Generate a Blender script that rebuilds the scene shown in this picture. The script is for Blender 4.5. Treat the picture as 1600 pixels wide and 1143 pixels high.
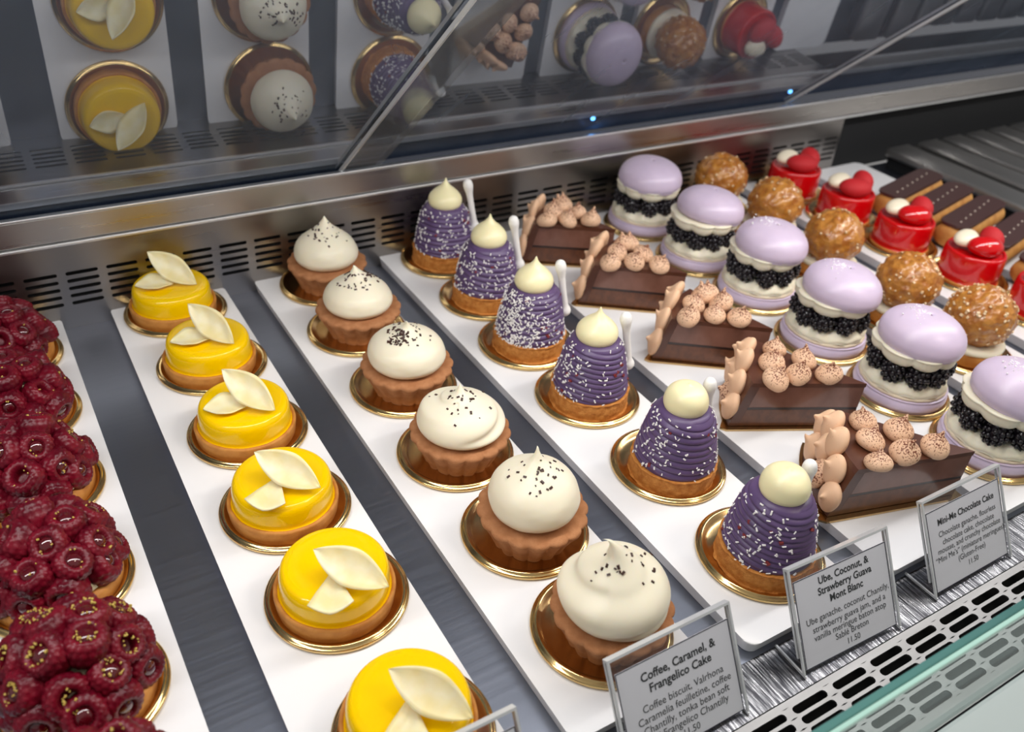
import bpy, bmesh, math, random
from mathutils import Vector, Matrix, noise
from mathutils.bvhtree import BVHTree
random.seed(7)
PI = math.pi
for o in list(bpy.data.objects): bpy.data.objects.remove(o)
S = bpy.context.scene
COL = S.collection

# ------------------------------------------------------------------ camera
F_PX, PITCH, ROLL, YAW = 1373.46, 0.60290, 0.09275, 0.59746
CAM = Vector((-0.12721, -0.35881, 0.44104))
fw = Vector((math.sin(YAW)*math.cos(PITCH), math.cos(YAW)*math.cos(PITCH), -math.sin(PITCH)))
rt0 = Vector((math.cos(YAW), -math.sin(YAW), 0)); up0 = rt0.cross(fw)
rt = rt0*math.cos(ROLL) + up0*math.sin(ROLL); up = -rt0*math.sin(ROLL) + up0*math.cos(ROLL)
cd = bpy.data.cameras.new('camera'); cam = bpy.data.objects.new('camera', cd); COL.objects.link(cam)
m = Matrix((rt, up, -fw)).transposed().to_4x4(); m.translation = CAM; cam.matrix_world = m
cd.sensor_fit = 'HORIZONTAL'; cd.sensor_width = 36; cd.lens = 36*F_PX/1600; cd.clip_start = 0.01
cd.dof.use_dof = True; cd.dof.focus_distance = 0.60; cd.dof.aperture_fstop = cd.lens/4.2
S.camera = cam

# ------------------------------------------------------------------ world, lamps, exposure
W = bpy.data.worlds.new('world'); S.world = W; W.use_nodes = True
bg = W.node_tree.nodes['Background']; bg.inputs[0].default_value = (1.0, 0.97, 0.95, 1); bg.inputs[1].default_value = 0.33
def area(name, loc, rot, sx, sy, power, col):
    l = bpy.data.lights.new(name, 'AREA'); l.shape = 'RECTANGLE'; l.size = sx; l.size_y = sy; l.energy = power; l.color = col
    o = bpy.data.objects.new(name, l); COL.objects.link(o); o.location = loc; o.rotation_euler = rot; return o
area('case_strip_lamp', (0.45, -0.030, 0.462), (math.radians(20), 0, 0), 2.3, 0.035, 6.3, (1.0, 0.98, 0.965))
area('store_ceiling_lamp', (1.15, -1.0, 1.9), (math.radians(-28)*-1, 0, 0), .35, .35, 9.0, (1.0, .86, .70))
S.view_settings.view_transform = 'Standard'; S.view_settings.look = 'None'
S.view_settings.exposure = 0.0; S.view_settings.gamma = 1.0; S.view_settings.use_curve_mapping = False

# ------------------------------------------------------------------ material helpers
def lin(r, g, b):
    f = lambda c: (c/255/12.92) if c/255 <= 0.04045 else ((c/255+0.055)/1.055)**2.4
    return (f(r), f(g), f(b), 1)
def mat(name, rgb, rough=0.5, metal=0.0, coat=0.0, sss=0.0, rgb2=None, nscale=60, nlo=0.35, nhi=0.65, bump=0.0, bscale=400,
        stretch=None, rvar=0.0, spec=0.5, voro=False):
    M = bpy.data.materials.new(name); M.use_nodes = True; nt = M.node_tree; N = nt.nodes; L = nt.links
    b = N['Principled BSDF']
    b.inputs['Base Color'].default_value = lin(*rgb); b.inputs['Roughness'].default_value = rough
    b.inputs['Metallic'].default_value = metal; b.inputs['Coat Weight'].default_value = coat; b.inputs['Coat Roughness'].default_value = 0.05
    b.inputs['Specular IOR Level'].default_value = spec
    if sss:
        b.inputs['Subsurface Weight'].default_value = sss; b.inputs['Subsurface Radius'].default_value = (1, .6, .3); b.inputs['Subsurface Scale'].default_value = 0.004
    tc = N.new('ShaderNodeTexCoord'); mp = N.new('ShaderNodeMapping'); L.new(tc.outputs['Object'], mp.inputs[0])
    if stretch: mp.inputs['Scale'].default_value = stretch
    n1 = N.new('ShaderNodeTexNoise'); n1.inputs['Scale'].default_value = nscale; n1.inputs['Detail'].default_value = 4
    L.new(mp.outputs[0], n1.inputs[0])
    if rgb2:
        cr = N.new('ShaderNodeValToRGB'); cr.color_ramp.elements[0].position = nlo; cr.color_ramp.elements[1].position = nhi
        cr.color_ramp.elements[0].color = lin(*rgb); cr.color_ramp.elements[1].color = lin(*rgb2)
        L.new(n1.outputs[0], cr.inputs[0]); L.new(cr.outputs[0], b.inputs['Base Color'])
    if rvar:
        mr = N.new('ShaderNodeMapRange'); mr.inputs[3].default_value = max(0, rough-rvar); mr.inputs[4].default_value = rough+rvar
        L.new(n1.outputs[0], mr.inputs[0]); L.new(mr.outputs[0], b.inputs['Roughness'])
    if bump:
        if voro:
            n2 = N.new('ShaderNodeTexVoronoi'); n2.inputs['Scale'].default_value = bscale
        else:
            n2 = N.new('ShaderNodeTexNoise'); n2.inputs['Scale'].default_value = bscale; n2.inputs['Detail'].default_value = 3
        L.new(mp.outputs[0], n2.inputs['Vector'])
        bp = N.new('ShaderNodeBump'); bp.inputs['Strength'].default_value = bump; bp.inputs['Distance'].default_value = 0.001
        L.new(n2.outputs[0], bp.inputs['Height']); L.new(bp.outputs[0], b.inputs['Normal'])
    return M
def glassy(name, tint, gloss_rough=0.02, haze=0.0, hazecol=(.8, .85, .85, 1), ior=1.49):
    M = bpy.data.materials.new(name); M.use_nodes = True; nt = M.node_tree; N = nt.nodes; L = nt.links
    N.remove(N['Principled BSDF']); out = N['Material Output']
    t = N.new('ShaderNodeBsdfTransparent'); t.inputs[0].default_value = tint
    g = N.new('ShaderNodeBsdfGlossy'); g.inputs['Roughness'].default_value = gloss_rough
    lw = N.new('ShaderNodeLayerWeight'); lw.inputs[0].default_value = .5
    pw = N.new('ShaderNodeMath'); pw.operation = 'POWER'; pw.inputs[1].default_value = 6.0; L.new(lw.outputs['Facing'], pw.inputs[0])
    f = N.new('ShaderNodeMapRange'); f.inputs[3].default_value = .035; f.inputs[4].default_value = .5; L.new(pw.outputs[0], f.inputs[0])
    mx = N.new('ShaderNodeMixShader'); L.new(f.outputs[0], mx.inputs[0]); L.new(t.outputs[0], mx.inputs[1]); L.new(g.outputs[0], mx.inputs[2])
    if haze:
        d = N.new('ShaderNodeBsdfDiffuse'); d.inputs[0].default_value = hazecol
        n1 = N.new('ShaderNodeTexNoise'); n1.inputs['Scale'].default_value = 14; n1.inputs['Detail'].default_value = 6
        tc = N.new('ShaderNodeTexCoord'); L.new(tc.outputs['Object'], n1.inputs[0])
        mr = N.new('ShaderNodeMapRange'); mr.inputs[1].default_value = .3; mr.inputs[2].default_value = .7
        mr.inputs[3].default_value = haze*.75; mr.inputs[4].default_value = haze*1.25; L.new(n1.outputs[0], mr.inputs[0])
        m2 = N.new('ShaderNodeMixShader'); L.new(mr.outputs[0], m2.inputs[0]); L.new(mx.outputs[0], m2.inputs[1]); L.new(d.outputs[0], m2.inputs[2])
        L.new(m2.outputs[0], out.inputs[0])
    else: L.new(mx.outputs[0], out.inputs[0])
    return M
def mirror_mat():
    M = bpy.data.materials.new('smudged_mirror'); M.use_nodes = True; nt = M.node_tree; N = nt.nodes; L = nt.links
    N.remove(N['Principled BSDF']); out = N['Material Output']
    g = N.new('ShaderNodeBsdfGlossy'); g.inputs[0].default_value = (.37, .385, .415, 1); g.inputs['Roughness'].default_value = 0.015
    d = N.new('ShaderNodeBsdfDiffuse'); d.inputs[0].default_value = (.44, .54, .70, 1)
    tc = N.new('ShaderNodeTexCoord'); mp = N.new('ShaderNodeMapping'); mp.inputs['Scale'].default_value = (1, .25, .25); L.new(tc.outputs['Object'], mp.inputs[0])
    n1 = N.new('ShaderNodeTexNoise'); n1.inputs['Scale'].default_value = 22; n1.inputs['Detail'].default_value = 7; n1.inputs['Distortion'].default_value = .6
    L.new(mp.outputs[0], n1.inputs[0])
    mr = N.new('ShaderNodeMapRange'); mr.inputs[1].default_value = .35; mr.inputs[2].default_value = .75
    mr.inputs[3].default_value = .13; mr.inputs[4].default_value = .21; L.new(n1.outputs[0], mr.inputs[0])
    mx = N.new('ShaderNodeMixShader'); L.new(mr.outputs[0], mx.inputs[0]); L.new(g.outputs[0], mx.inputs[1]); L.new(d.outputs[0], mx.inputs[2])
    L.new(mx.outputs[0], out.inputs[0]); return M
def dusted(name, base, dust, scale, lo, hi, rough=.6, topbias=0.0, z0=0, z1=1, sss=0):
    """base colour with powder specks; the powder lies thicker towards the top (it was sprinkled from above)"""
    M = mat(name, base, rough, sss=sss); nt = M.node_tree; N = nt.nodes; L = nt.links; b = N['Principled BSDF']
    tc = N.new('ShaderNodeTexCoord'); n = N.new('ShaderNodeTexNoise'); n.inputs['Scale'].default_value = scale; n.inputs['Detail'].default_value = 2
    L.new(tc.outputs['Object'], n.inputs[0])
    sp = N.new('ShaderNodeSeparateXYZ'); L.new(tc.outputs['Object'], sp.inputs[0])
    mr = N.new('ShaderNodeMapRange'); mr.inputs[1].default_value = z0; mr.inputs[2].default_value = z1; mr.inputs[3].default_value = -topbias; mr.inputs[4].default_value = topbias
    L.new(sp.outputs[2], mr.inputs[0])
    ad = N.new('ShaderNodeMath'); ad.operation = 'ADD'; L.new(n.outputs[0], ad.inputs[0]); L.new(mr.outputs[0], ad.inputs[1])
    cr = N.new('ShaderNodeValToRGB'); cr.color_ramp.elements[0].position = lo; cr.color_ramp.elements[1].position = hi
    cr.color_ramp.elements[0].color = lin(*base); cr.color_ramp.elements[1].color = lin(*dust)
    L.new(ad.outputs[0], cr.inputs[0]); L.new(cr.outputs[0], b.inputs['Base Color']); return M
def emit(name, col, s):
    M = bpy.data.materials.new(name); M.use_nodes = True; N = M.node_tree.nodes; b = N['Principled BSDF']
    b.inputs['Emission Color'].default_value = col; b.inputs['Emission Strength'].default_value = s; b.inputs['Base Color'].default_value = (0, 0, 0, 1); return M

MT = dict(
 platter=mat('white_melamine', (240, 240, 241), .28, coat=.15),
 deck=mat('brushed_deck_steel', (132, 137, 149), .40, 1.0, nscale=90, stretch=(.12, 3, 1), rvar=.10, bump=.04, bscale=900),
 steel=mat('brushed_steel', (190, 187, 184), .30, 1.0, nscale=70, stretch=(.1, 3, 3), rvar=.10, bump=.03, bscale=700),
 wallsteel=mat('grille_steel', (150, 146, 143), .30, 1.0, nscale=70, stretch=(.1, 3, 3), rvar=.08),
 gsteel=mat('front_grille_steel', (150, 149, 148), .46, 1.0, nscale=70, stretch=(.3, 2, 3), rvar=.08),
 edge=mat('bright_steel_edge', (240, 240, 240), .40, 1.0),
 channel=mat('navy_channel', (38, 52, 78), .25, .3),
 dark=mat('dark_plenum', (14, 15, 17), .8),
 mirror=mirror_mat(),
 gold=mat('gold_board_foil', (204, 172, 122), .24, 1.0, nscale=30, rvar=.06),
 goldrim=mat('gold_board_rim', (222, 190, 130), .16, 1.0),
 crust=mat('baked_crust', (206, 142, 66), .65, rgb2=(180, 112, 42), nscale=90, bump=.25, bscale=700),
 yellow=mat('yellow_glaze', (252, 204, 0), .10, coat=.10, sss=.05, spec=.3),
 chip=mat('white_chocolate_chip', (243, 232, 196), .38, sss=.3, rgb2=(236, 218, 160), nscale=70),
 goldleaf=mat('gold_leaf', (230, 180, 70), .2, 1.0),
 cocoa=mat('cocoa_shell', (182, 128, 88), .92, rgb2=(166, 112, 74), nscale=160, bump=.5, bscale=1500, spec=.2),
 cream=mat('whipped_cream', (240, 232, 208), .42, sss=.25, bump=.05, bscale=160),
 nib=mat('cocoa_nib', (62, 36, 28), .45),
 sable=mat('sable_biscuit', (208, 140, 66), .8, rgb2=(182, 110, 40), nscale=200, bump=.8, bscale=900),
 ube=mat('purple_ube_cream', (98, 76, 118), .40, rgb2=(86, 66, 106), nscale=60, sss=.08),
 whitecap=mat('ivory_ganache_cap', (246, 236, 190), .34, sss=.2),
 coco=mat('coconut_flake', (246, 243, 240), .6),
 berrybit=mat('dried_strawberry', (128, 40, 40), .7),
 baton=mat('white_meringue', (244, 242, 238), .6),
 glaze=mat('chocolate_glaze', (92, 54, 38), .30, coat=.2, rgb2=(82, 46, 32), nscale=40),
 mousse=mat('chocolate_mousse', (128, 88, 74), .22, rgb2=(112, 74, 60), nscale=50, coat=.4),
 sponge=mat('chocolate_sponge', (104, 60, 34), .35, rgb2=(84, 46, 26), nscale=160, coat=.3),
 ganache=mat('dark_ganache', (42, 23, 17), .3, coat=.3),
 kiss=dusted('meringue_kiss', (232, 192, 158), (124, 66, 46), 900, .58, .66, .6, .12, 0.0, .012, sss=.1),
 kissplain=dusted('plain_meringue_kiss', (234, 192, 156), (124, 66, 46), 900, .74, .80, .6, .04, 0, .012, sss=.1),
 lav=mat('lavender_macaron', (216, 199, 221), .34, rgb2=(208, 191, 214), nscale=40, sss=.1),
 lavfoot=mat('macaron_foot', (232, 214, 188), .8, bump=.6, bscale=900),
 mcream=mat('ivory_macaron_cream', (238, 230, 206), .45, sss=.2),
 black=mat('blackberry', (22, 16, 24), .28, coat=.3),
 seed=mat('nipple_mark', (120, 96, 110), .6),
 sugar=mat('powder_sugar', (250, 248, 250), .8),
 craq=mat('craquelin', (196, 134, 56), .35, rgb2=(160, 92, 26), nscale=120, bump=.7, bscale=260, voro=True, coat=.5),
 nibs=mat('sugar_nib', (232, 200, 160), .4, sss=.2),
 red=mat('red_glaze', (206, 6, 14), .14, coat=.5),
 redmatte=mat('red_velvet', (190, 26, 34), .7),
 almond=mat('ivory_chocolate_drop', (240, 230, 205), .35),
 choux=mat('choux_pastry', (196, 142, 72), .65, rgb2=(170, 112, 50), nscale=60, bump=.3, bscale=200),
 eclairtop=mat('eclair_glaze', (74, 52, 50), .3),
 pearl=mat('pearl', (225, 212, 196), .4),
 rasp=mat('raspberry', (118, 14, 34), .32, rgb2=(80, 4, 22), nscale=70, sss=.06, spec=.35, bump=.2, bscale=1400),
 jam=mat('raspberry_jam', (80, 4, 16), .06, coat=1.0),
 pist=mat('golden_crumb', (196, 170, 84), .6),
 curd=mat('pale_custard', (206, 196, 160), .6),
 paper=mat('label_paper', (226, 226, 232), .7),
 ink=mat('black_ink', (22, 20, 26), .6),
 inkline=mat('card_border_ink', (40, 38, 60), .6),
 acrylic=glassy('clear_acrylic', (.98, .98, .985, 1)),
 acryledge=mat('acrylic_edge', (196, 198, 200), .12, 0.0, coat=.8, spec=.8),
 glass=glassy('front_glass', (.90, .95, .94, 1), .03, .025, (.62, .70, .70, 1)),
 glassedge=mat('teal_glass_edge', (44, 100, 98), .12, coat=.8, rgb2=(84, 140, 134), nscale=12, stretch=(.3, 1, 1)),
 arris_sheen=mat('mint_edge_sheen', (186, 232, 218), .2, coat=.6),  # light mint paints the reflection along the bevelled glass edge
 scratch=mat('scratched_steel', (150, 150, 152), .30, 1.0, rgb2=(64, 64, 68), nscale=900, nlo=.36, nhi=.56, stretch=(1, .06, 1), rvar=.18, bump=.30, bscale=1100),
 strip=glassy('hazy_acrylic_strip', (.80, .82, .84, 1), .06, .09, (.66, .68, .70, 1)),
 ledge=mat('white_ledge', (205, 212, 212), .4),
 rib=mat('ribbed_steel', (176, 174, 171), .44, 1.0),
 blue=emit('blue_glint', (.12, .42, 1, 1), 12),  # glow put in for blue reflections on the channel
)

# ------------------------------------------------------------------ mesh helpers
def link(name, me, parent=None, kind=None, label=None, loc=None, rot=None, sc=None):
    o = bpy.data.objects.new(name, me); COL.objects.link(o)
    if parent: o.parent = parent
    if kind: o['kind'] = kind
    if label: o['label'] = label
    if loc: o.location = loc
    if rot: o.rotation_euler = rot
    if sc: o.scale = sc
    return o
def thing(name, label, cat, loc=(0, 0, 0), rz=0, group=None):
    o = bpy.data.objects.new(name, None); COL.objects.link(o); o.location = loc; o.rotation_euler = (0, 0, rz); o.empty_display_size = .01
    o['label'] = label; o['category'] = cat
    if group: o['group'] = group
    return o
def tag(o, label, cat, group=None):
    o['label'] = label; o['category'] = cat
    if group: o['group'] = group
    return o
def mesh(name, V, Fc, mats, smooth=True, mi=None):
    me = bpy.data.meshes.new(name); me.from_pydata([tuple(v) for v in V], [], Fc); me.update()
    for q in (mats if isinstance(mats, (list, tuple)) else [mats]): me.materials.append(q)
    if smooth: me.polygons.foreach_set('use_smooth', [True]*len(me.polygons))
    if mi: me.polygons.foreach_set('material_index', mi)
    bm = bmesh.new(); bm.from_mesh(me); bmesh.ops.recalc_face_normals(bm, faces=bm.faces); bm.to_mesh(me); bm.free()
    return me
def cr_profile(pts, n):
    """Catmull-Rom resample of a 2-D profile, n steps per span"""
    out = []; P = [pts[0]] + list(pts) + [pts[-1]]
    for i in range(1, len(P)-2):
        p0, p1, p2, p3 = P[i-1], P[i], P[i+1], P[i+2]
        for k in range(n):
            t = k/n
            out.append(tuple(.5*((2*b)+(-a+c)*t+(2*a-5*b+4*c-d)*t*t+(-a+3*b-3*c+d)*t**3) for a, b, c, d in zip(p0, p1, p2, p3)))
    out.append(tuple(pts[-1])); return [(max(0, r), z) for r, z in out]
def lathe(name, prof, mats, seg=48, fn=None, n=0, smooth=True):
    """prof [(r,z)] ; fn(r,z,theta,k,frac)->(x,y,z)"""
    if n: prof = cr_profile(prof, n)
    V, Fc = [], []; rows = []
    for k, (r, z) in enumerate(prof):
        fr = k/(len(prof)-1)
        if r < 1e-6:
            p = (0, 0, z)
            if fn: p = fn(0, z, 0, k, fr)
            V.append(p); rows.append([len(V)-1]*seg); continue
        ids = []
        for i in range(seg):
            th = 2*PI*i/seg
            V.append(fn(r, z, th, k, fr) if fn else (r*math.cos(th), r*math.sin(th), z)); ids.append(len(V)-1)
        rows.append(ids)
    for k in range(len(rows)-1):
        a, b = rows[k], rows[k+1]
        for i in range(seg):
            j = (i+1) % seg; f = [a[i], a[j], b[j], b[i]]; g = []
            for q in f:
                if q not in g: g.append(q)
            if len(g) > 2: Fc.append(g)
    return mesh(name, V, Fc, mats, smooth)
def bm_mesh(name, bm, mats, smooth=False):
    bmesh.ops.recalc_face_normals(bm, faces=bm.faces)
    me = bpy.data.meshes.new(name); bm.to_mesh(me); bm.free()
    for q in (mats if isinstance(mats, (list, tuple)) else [mats]): me.materials.append(q)
    if smooth: me.polygons.foreach_set('use_smooth', [True]*len(me.polygons))
    return me
def box(bm, x0, x1, y0, y1, z0, z1):
    v = [bm.verts.new(p) for p in ((x0,y0,z0),(x1,y0,z0),(x1,y1,z0),(x0,y1,z0),(x0,y0,z1),(x1,y0,z1),(x1,y1,z1),(x0,y1,z1))]
    return [bm.faces.new([v[i] for i in f]) for f in ((0,3,2,1),(4,5,6,7),(0,1,5,4),(1,2,6,5),(2,3,7,6),(3,0,4,7))]
def bevel(bm, w, seg=2): bmesh.ops.bevel(bm, geom=bm.edges[:], offset=w, segments=seg, affect='EDGES', profile=.5)
def boxmesh(name, d, mats, bw=0, seg=2, smooth=False):
    bm = bmesh.new(); box(bm, *d)
    if bw: bevel(bm, bw, seg)
    return bm_mesh(name, bm, mats, smooth)
def prism(bm, poly, z0, z1, poly_top=None):
    pt = poly_top or poly
    a = [bm.verts.new((x, y, z0)) for x, y in poly]; b = [bm.verts.new((x, y, z1)) for x, y in pt]
    bm.faces.new(a[::-1]); bm.faces.new(b); n = len(a)
    for i in range(n): bm.faces.new((a[i], a[(i+1) % n], b[(i+1) % n], b[i]))
def rrect(x0, x1, y0, y1, r, n=6):
    out = []
    for cx, cy, a0 in ((x1-r, y1-r, 0), (x0+r, y1-r, 90), (x0+r, y0+r, 180), (x1-r, y0+r, 270)):
        for k in range(n+1):
            a = math.radians(a0+90*k/n); out.append((cx+r*math.cos(a), cy+r*math.sin(a)))
    return out
def bits(name, items, mats):
    """items: (pos, normal, (sx,sy,sz)) small randomly turned chips, joined"""
    V, Fc = [], []
    for p, nrm, (sx, sy, sz) in items:
        q = Vector(nrm).to_track_quat('Z', 'Y').to_matrix() @ Matrix.Rotation(random.uniform(0, 2*PI), 3, 'Z') @ Matrix.Rotation(random.uniform(-.5, .5), 3, 'X')
        b = len(V)
        for x, y, z in ((-1,-1,-1),(1,-1,-1),(1,1,-1),(-1,1,-1),(-.8,-.8,1),(.8,-.7,1),(.7,.8,1),(-.8,.7,1)):
            V.append(Vector(p) + q @ Vector((x*sx/2, y*sy/2, z*sz/2)))
        for f in ((0,3,2,1),(4,5,6,7),(0,1,5,4),(1,2,6,5),(2,3,7,6),(3,0,4,7)): Fc.append([b+i for i in f])
    return mesh(name, V, Fc, mats, False)
def fbm(x, y, z, s): return noise.fractal(Vector((x*s, y*s, z*s)), .8, 2.0, 3)

# ------------------------------------------------------------------ the display case (setting)
XL, XR, YB, ZD = -0.75, 1.75, 0.4035, -0.0105
o = link('floor', boxmesh('floor', (XL, XR, -.1565, YB, ZD-.004, ZD), MT['deck']), kind='structure')
link('trim_13', boxmesh('front_deck_strip', (XL, XR, -.188, -.1567, ZD-.004, ZD), MT['scratch']), kind='structure')
# slotted sheet built cell by cell: slots are real holes
def slotted(name, cells, thick, material, plane):
    """cells: (u0,u1,v0,v1, slot or None) ; slot=(cu,cv,len,width). plane(u,v,d)->xyz"""
    V, Fc = [], []
    for u0, u1, v0, v1, sl in cells:
        if not sl:
            b = len(V); V += [plane(u0, v0, 0), plane(u1, v0, 0), plane(u1, v1, 0), plane(u0, v1, 0)]; Fc.append([b, b+1, b+2, b+3]); continue
        cu, cv, ln, wd = sl; r = wd/2; n = 5; inner = []
        for sx, a0 in ((1, -90), (-1, 90)):
            for k in range(n+1):
                a = math.radians(a0+180*k/n); inner.append((cu+sx*(ln/2-r)+r*math.cos(a), cv+r*math.sin(a)))
        outer = []
        for x, y in inner:
            dx, dy = (x-cu)/(ln/2), (y-cv)/r; mx = max(abs(dx), abs(dy))
            dx, dy = dx/mx, dy/mx
            outer.append((cu+(dx*(u1-cu) if dx > 0 else -dx*(u0-cu)), cv+(dy*(v1-cv) if dy > 0 else -dy*(v0-cv))))
        N = len(inner); b = len(V)
        V += [plane(x, y, 0) for x, y in outer] + [plane(x, y, 0) for x, y in inner] + [plane(x, y, thick) for x, y in inner]
        for i in range(N):
            j = (i+1) % N
            Fc.append([b+i, b+j, b+N+j, b+N+i]); Fc.append([b+N+i, b+N+j, b+2*N+j, b+2*N+i])
        # corners of the cell not reached by the fan
        for cx, cy in ((u1, v1), (u0, v1), (u0, v0), (u1, v0)):
            ids = sorted(range(N), key=lambda i: (outer[i][0]-cx)**2+(outer[i][1]-cy)**2)[:2]
            c = len(V); V.append(plane(cx, cy, 0)); Fc.append([b+ids[0], b+ids[1], c])
    me = bpy.data.meshes.new(name); me.from_pydata([tuple(v) for v in V], [], Fc); me.update(); me.materials.append(material); return me
# back wall grille: five rows of slots
cells = []; px = .0331; XG1 = .955
ncol = int((XG1-XL)/px)
zr = [.0143+.0073*i for i in range(5)]
for i in range(-24, 30):
    c = -.0718+px*i; u0, u1 = c-px/2, c+px/2
    if u1 < XL or u0 > XG1: continue
    cells.append((u0, u1, ZD-.004, zr[0]-.00365, None))
    for z in zr: cells.append((u0, u1, z-.00365, z+.00365, (c, z, .0265, .0034)))
    cells.append((u0, u1, zr[4]+.00365, .0705, None))
link('wall_back', slotted('wall_back', cells, .0015, MT['wallsteel'], lambda u, v, d: (u, YB+d, v)), kind='structure')
XGE = -.0718+px*29+px/2
if XGE > 1.0: XGE = -.0718+px*int((XG1+.0718+px/2)/px)+px/2
link('wall_back', boxmesh('wall_plenum', (XL, XR, YB+.022, YB+.03, ZD-.01, .069), MT['dark']), kind='structure')
# steel lip and upper band
link('trim_1', boxmesh('trim_lip', (XL, XR, YB-.0035, YB+.002, .0712, .0742), MT['edge'], .0008), kind='structure')
link('trim_2', boxmesh('trim_band', (XL, XR, YB-.0010, YB+.004, .0750, .0975), MT['steel'], .0006), kind='structure')
link('trim_3', boxmesh('trim_top_edge', (XL, XR, YB-.0022, YB+.004, .0980, .1000), MT['edge'], .0006), kind='structure')
link('trim_4', boxmesh('trim_channel', (XL, XR, YB+.0042, YB+.06, .088, .0935), MT['channel']), kind='structure')
# sloping mirrored rear doors
def slope_panel(name, t_deg, dd, x0, x1, s0, s1, th, material, yaw=0.0, lift=0.0, pivot=(0, 0)):
    """panel in the plane  -sin t*y - cos t*z = dd ; runs up towards the customer"""
    t = math.radians(t_deg); sl = Vector((0, -math.cos(t), math.sin(t))); nr = Vector((0, -math.sin(t), -math.cos(t)))
    base = Vector((0, (-dd-math.cos(t)*.0)/math.sin(t), 0))
    z0 = base + sl*0
    bm = bmesh.new(); box(bm, x0, x1, s0, s1, -th, 0)
    me = bm_mesh(name, bm, material)
    ob = link(name, me, kind='structure')
    R = Matrix((Vector((1, 0, 0)), sl, nr*-1*-1)).transposed().to_4x4()
    R.translation = z0 + nr*lift
    if yaw:
        pv = z0 + sl*pivot[1] + Vector((pivot[0], 0, 0))
        R = Matrix.Translation(pv) @ Matrix.Rotation(yaw, 4, sl) @ Matrix.Translation(-pv) @ R
    ob.matrix_world = R
    return ob
T_M, D_M = 41.0, -.346
slope_panel('door_1', T_M, D_M, XL, .2118, .140, .72, .004, MT['mirror'])
slope_panel('door_2', T_M, D_M, .160, .800, .140, .72, .004, MT['mirror'], lift=-.006)
slope_panel('door_3', T_M, D_M, .790, XR, .140, .72, .004, MT['mirror'], lift=-.012)
slope_panel('trim_5', T_M, D_M, .172, .2135, .143, .70, .0025, MT['strip'], lift=.0045)
slope_panel('trim_11', T_M, D_M, .1712, .1730, .143, .70, .0035, MT['acryledge'], lift=.0055)
slope_panel('trim_6', T_M, D_M, .7975, .8015, .143, .70, .003, MT['acryledge'], lift=-.002)
# right: raised ribbed steel deck of the next section
RX, RZ = 1.000, .020
bm = bmesh.new(); box(bm, RX, RX+.05, .02, .392, RZ-.012, RZ)
for k in range(1, 9):
    x = RX+.012+.058*k; box(bm, x, x+.046, .02, .392, RZ-.012, RZ)
bevel(bm, .004, 3)
ro = link('ribbed_shelf', bm_mesh('ribbed_shelf', bm, MT['rib'], True)); tag(ro, 'raised ribbed steel shelf at the far right behind the eclairs', 'shelf')
ro2 = link('riser', boxmesh('riser', (RX+.01, RX+.52, .03, .39, ZD+.0003, RZ-.0123), MT['dark']), ro)
# front: slotted air grille, ledge, glass
cells = []; p = .035
rowsY = [-.196, -.2035, -.211, -.2185, -.2260, -.2335]
for i in range(-20, 40):
    c = .2224+p*i; u0, u1 = c-p/2, c+p/2
    cells.append((u0, u1, -.19225, -.1885, None))
    for y in rowsY: cells.append((u0, u1, y-.00375, y+.00375, (c, y, .0285, .0052)))
    cells.append((u0, u1, -.2460, -.23725, None))
link('trim_7', slotted('front_air_grille', cells, .0012, MT['gsteel'], lambda u, v, d: (u, v, ZD-.0005-d)), kind='structure')
link('trim_8', boxmesh('grille_plenum', (XL, XR, -.320, .05, -.05, -.045), MT['dark']), kind='structure')
link('trim_9', boxmesh('front_ledge', (XL, XR, -.330, -.2465, -.030, -.010), MT['ledge'], .003), kind='structure')
gl = link('window_1', boxmesh('front_glass', (XL, XR, -.2455, -.2405, -.0098, .0735), MT['glass']), kind='structure')
link('trim_10', boxmesh('polished_edge', (XL, XR, -.2434, -.2392, .0737, .0775), MT['glassedge'], .0008, 2), kind='structure')
link('trim_12', boxmesh('edge_sheen_strip', (XL, XR, -.2462, -.2435, .0737, .0773), MT['arris_sheen'], .0007, 2), kind='structure')  # strip added to carry the painted reflection on the glass bevel
# blue glints on the channel, added as small glowing beads
for x in (.487, .807):
    bl = link('glint_bead', lathe('glint', [(0, .0028), (.002, .002), (.003, 0), (0, 0)], MT['blue'], 10), loc=(x, YB+.009, .0936))
    tag(bl, 'small glowing bead as a blue glint in the channel ' + ('above the lavender macaron row' if x < .6 else 'by the seam at right'), 'light')

# ------------------------------------------------------------------ platters
PW = .1035; KINDS = ['raspberry tart', 'lemon tart', 'coffee cake', 'purple mont blanc', 'chocolate cake slice', 'macaron', 'cream puff', 'red cake', 'eclair']
bm = bmesh.new(); poly = rrect(-PW/2, PW/2, -.155, .4085, .008)
prism(bm, rrect(-PW/2+.002, PW/2-.002, -.153, .4065, .007), -.0102, -.0002, poly)
es = [e for e in bm.edges if abs(e.verts[0].co.z+.0002) < 1e-5 and abs(e.verts[1].co.z+.0002) < 1e-5]
bmesh.ops.bevel(bm, geom=es, offset=.0012, segments=2, affect='EDGES', profile=.5)
pme = bm_mesh('platter', bm, MT['platter'])
PX = []
for k in range(9):
    x = [-.1465, -.0056, .1279, .2614, .3935, .522, .650, .780, .909][k]
    po = link('platter', pme, loc=(x, -.006 if k in (8,) else 0, 0), rot=(0, 0, math.radians([.3, -.2, -.1, .0, -.2, .1, -.1, .1, 0][k])))
    tag(po, 'long white platter under the row of ' + KINDS[k] + 's', 'platter', 'white serving platters')

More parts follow.
